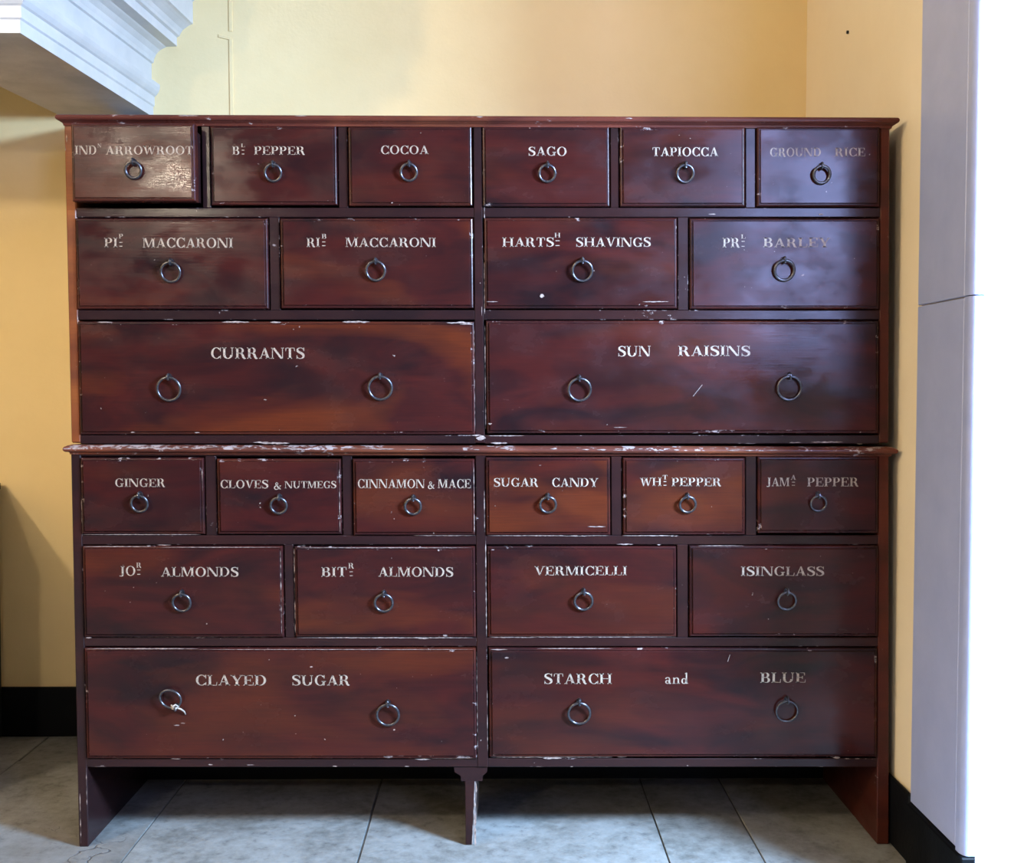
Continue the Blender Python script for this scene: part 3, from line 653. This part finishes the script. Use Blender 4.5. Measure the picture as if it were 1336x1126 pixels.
def vchips_glints(par, items):  # upright worn edges; strips on drawers' right edges are painted light glints
    b = bmesh.new()
    for (x, y0, y1, wd, Y) in items:
        n = max(4, int(abs(y1 - y0) / 4)); A_, B_ = [], []
        for k in range(n + 1):
            y = y0 + (y1 - y0) * k / n; e = .1 if k in (0, n) else random.choice((.06, .1, .35, .7, .95))
            A_.append(at(x - wd * .5 * e + lean(x) * (y - y0), y, 0)); B_.append(at(x + wd * .5 * e + lean(x) * (y - y0), y, 0))
        a = [b.verts.new((p.x, Y, p.z)) for p in A_]; c = [b.verts.new((p.x, Y, p.z)) for p in B_]
        for k in range(n): b.faces.new((a[k], c[k], c[k + 1], a[k + 1]))
    for f in b.faces:
        f.normal_update()
        if f.normal.y > 0: f.normal_flip()
    return link('worn_edge_glint', b, M_chip, par, recalc=False, kind='stuff')
E_ = -.0062
cu = [(128, 148, 420.6, 2.0, E_), (290, 326, 420.4, 2.6, E_), (353, 368, 420.6, 2.4, E_), (447, 483, 420.2, 3.2, E_), (583, 617, 421.4, 3.6, E_), (600, 617, 423.5, 2.5, E_),
      (330, 352, 577.2, 2.4, -.0012), (340, 378, 578.2, 2.6, -.0012), (615, 628, 568, 2.6, -.0016), (621, 634, 571.5, 7, -.0016), (637, 684, 568.6, 1.3, -.0006), (640, 662, 578, 3.2, -.0006),
      (800, 818, 557.5, 1.0, -.0090), (1030, 1045, 577.4, 1.8, -.0012), (1058, 1100, 576.8, 2.0, -.0012), (1118, 1125, 579, 1.4, -.0012),
      (172, 178, 564, 1.8, -.008), (255, 262, 564.2, 1.8, -.008), (345, 349, 521.5, 2, -.0092), (510, 540, 565.5, 1.6, -.0016),
      (1068, 1074, 279.4, 3.2, -.0012), (924, 934, 279.5, 2, -.0012), (634, 650, 394, 1.2, -.0092), (838, 872, 394, 1.6, -.0092), (704, 710, 387, 7, -.0092), (637, 642, 552.6, 3, -.0092),
      (511, 513, 265.4, 2.6, -.0092)]
chips(upper, cu)
# cornice wear on the nose of the moulding
chips(upper, [(386, 402, 153.6, 1.6, -.0176), (235, 262, 153.4, 1.4, -.0176), (622, 630, 155, 1.5, -.0176), (815, 824, 156.6, 2.0, -.0176), (172, 178, 152.4, 1.2, -.0176)])
vchips_glints(upper, [(618.5, 425, 562, .6, -.0062), (631.6, 330, 410, 1.1, -.0012), (632.6, 425, 560, 1.1, -.0012), (101.5, 412, 424, 1.4, -.0010), (632, 270, 300, 1.4, -.0012), (628.5, 400, 412, 2.2, -.0014), (87, 172, 186, 1.8, -.0012), (85.5, 190, 200, 1.4, -.0012)])
cdn = [(112, 120, 832, 2.0, -.0012), (120, 366, 830.8, 0.9, -.0012), (387, 618, 832, 1.5, -.0012), (545, 560, 832.8, 2.4, -.0012), (638, 882, 830.8, 1.9, -.0012), (640, 700, 831.2, 2.2, -.0012),
       (108, 262, 697.4, 1.1, -.0012), (636, 795, 698.8, 1.3, -.0012), (732, 772, 699.2, 1.8, -.0012), (812, 885, 698.8, 1.3, -.0012), (874, 884, 699, 2.0, -.0012), (804, 826, 710, 1.6, -.0012), (857, 862, 710.5, 1.6, -.0012), (540, 620, 698.6, 1.3, -.0012),
       (766, 790, 686.5, 1.4, -.0090), (110, 200, 712.6, 1.2, -.0062), (210, 366, 713.6, 0.9, -.0062), (390, 615, 714.2, 1.1, -.0062), (571, 574, 717, 3, -.0092), (114, 260, 845.6, 1.5, -.0062), (260, 618, 846.6, 0.9, -.0062),
       (640, 662, 846.6, 2.0, -.0062), (700, 800, 845.4, 1.2, -.0062), (541, 562, 990.4, 2.2, -.0012), (560, 622, 989.4, 1.0, -.0012), (640, 800, 987.6, 1.4, -.0012), (708, 733, 989, 3.0, -.0012), (805, 818, 987.4, 1.6, -.0012),
       (150, 163, 988.6, 1.6, -.0012), (222, 236, 989.8, 1.8, -.0012), (1072, 1098, 986.4, 1.8, -.0012), (1086, 1096, 988.2, 3.6, -.0012), (1105, 1132, 985.6, 1.2, -.0012),
       (434, 440, 999.6, 1.6, -.0012), (528, 534, 999.8, 1.6, -.0012), (896, 898, 998.6, 2, -.0012), (744, 748, 1000, 1.2, -.0012), (272, 278, 997.5, 2.4, -.0012), (322, 332, 997.8, 1.6, -.0012), (910, 970, 711.6, 1.0, -.0062),
       (658, 664, 857, 3, -.0090), (405, 409, 869, 2, -.0090), (237, 243, 942, 2.2, -.0092), (228, 236, 944.6, 2.0, -.0092), (205, 224, 711, 1.2, -.0012)]
chips(lower, cdn)
cw = []
for k in range(46):
    xs_ = random.uniform(92, 1160); cw.append((xs_, xs_ + random.uniform(4, 30) * (1 if xs_ < 700 else .6), 582.6 + xs_ * .0035 + random.uniform(-.8, 1.6), random.uniform(.6, 1.9), -.0158))
chips(lower, cw)
vchips_glints(lower, [(106.6, 650, 700, 1.2, -.0012), (264.5, 612, 640, 1.2, -.0062), (443, 612, 694, 1.0, -.0062), (618.2, 605, 694, 1.1, -.0062), (631.8, 640, 694, 1.4, -.0012), (633.6, 705, 790, 1.5, -.0012), (634.4, 790, 830, 1.5, -.0012),
               (366.5, 718, 826, 1.2, -.0062), (383.8, 716, 830, 1.2, -.0012), (635.6, 900, 980, .8, -.0012), (621.4, 1022, 1045, 2.2, .0025), (619.4, 1030, 1108, 3.0, .0022), (112.6, 1002, 1050, 1.6, -.0012), (104.5, 1035, 1100, 1.2, -.0012), (622, 850, 980, .6, -.0062)])
# scratches
b = bmesh.new()
for par, (x0, y0, x1, y1) in ((upper, (903, 517, 915, 502)),):
    p, q_ = at(x0, y0), at(x1, y1)
    b.faces.new([b.verts.new(v) for v in ((p.x, -.0092, p.z), (p.x + .0014, -.0092, p.z), (q_.x + .0012, -.0092, q_.z), (q_.x, -.0092, q_.z))])
link('scratch', b, M_chip, upper)
b = bmesh.new(); p, q_ = at(948, 862), at(951, 853)
b.faces.new([b.verts.new(v) for v in ((p.x, -.0092, p.z), (p.x + .0014, -.0092, p.z), (q_.x + .0012, -.0092, q_.z), (q_.x, -.0092, q_.z))])
link('scratch', b, M_chip, lower)

# twine knotted to the upturned ring of the clayed sugar drawer
k0 = at(231, 919); tw = thing('twine_scrap', 'short frayed grey twine knotted to the ring of the lower left sugar drawer', 'string', (k0.x, -.022, k0.z))
b = bmesh.new()
def tp(x, y, Y): v = at(x, y); return Vector((v.x, Y, v.z))
tube(b, [tp(226.5, 917, -.018), tp(229, 921, -.0245), tp(233, 921.5, -.026), tp(236, 918, -.022), tp(233, 915.5, -.026), tp(229.5, 917, -.0265), tp(231, 920.5, -.027), tp(235, 919.5, -.0255)], .0021, 6)
link('knot', b, M_twine, tw, smooth=True)
b = bmesh.new(); tube(b, [tp(234, 919.5, -.025), tp(239, 922, -.020), tp(242.5, 926, -.014), tp(243.8, 930.5, -.0105)], [.0022, .002, .0018, .0010], 6)
link('loose_end', b, M_twine, tw, smooth=True)

# nail in the right wall
nl = CAMP + (CROT @ Vector(((1107 - 668) / FPX, -(42 - 563) / FPX, -1.0))) * 1
d = (nl - CAMP); nl = CAMP + d * (XR / d.x)
b = bmesh.new(); tube(b, [Vector((XR + .004, nl.y, nl.z)), Vector((XR - .005, nl.y, nl.z))], .0045, 8)
o = link('nail', b, M_cast); o['label'] = 'small dark nail head in the right wall, above the cabinet'; o['category'] = 'nail'
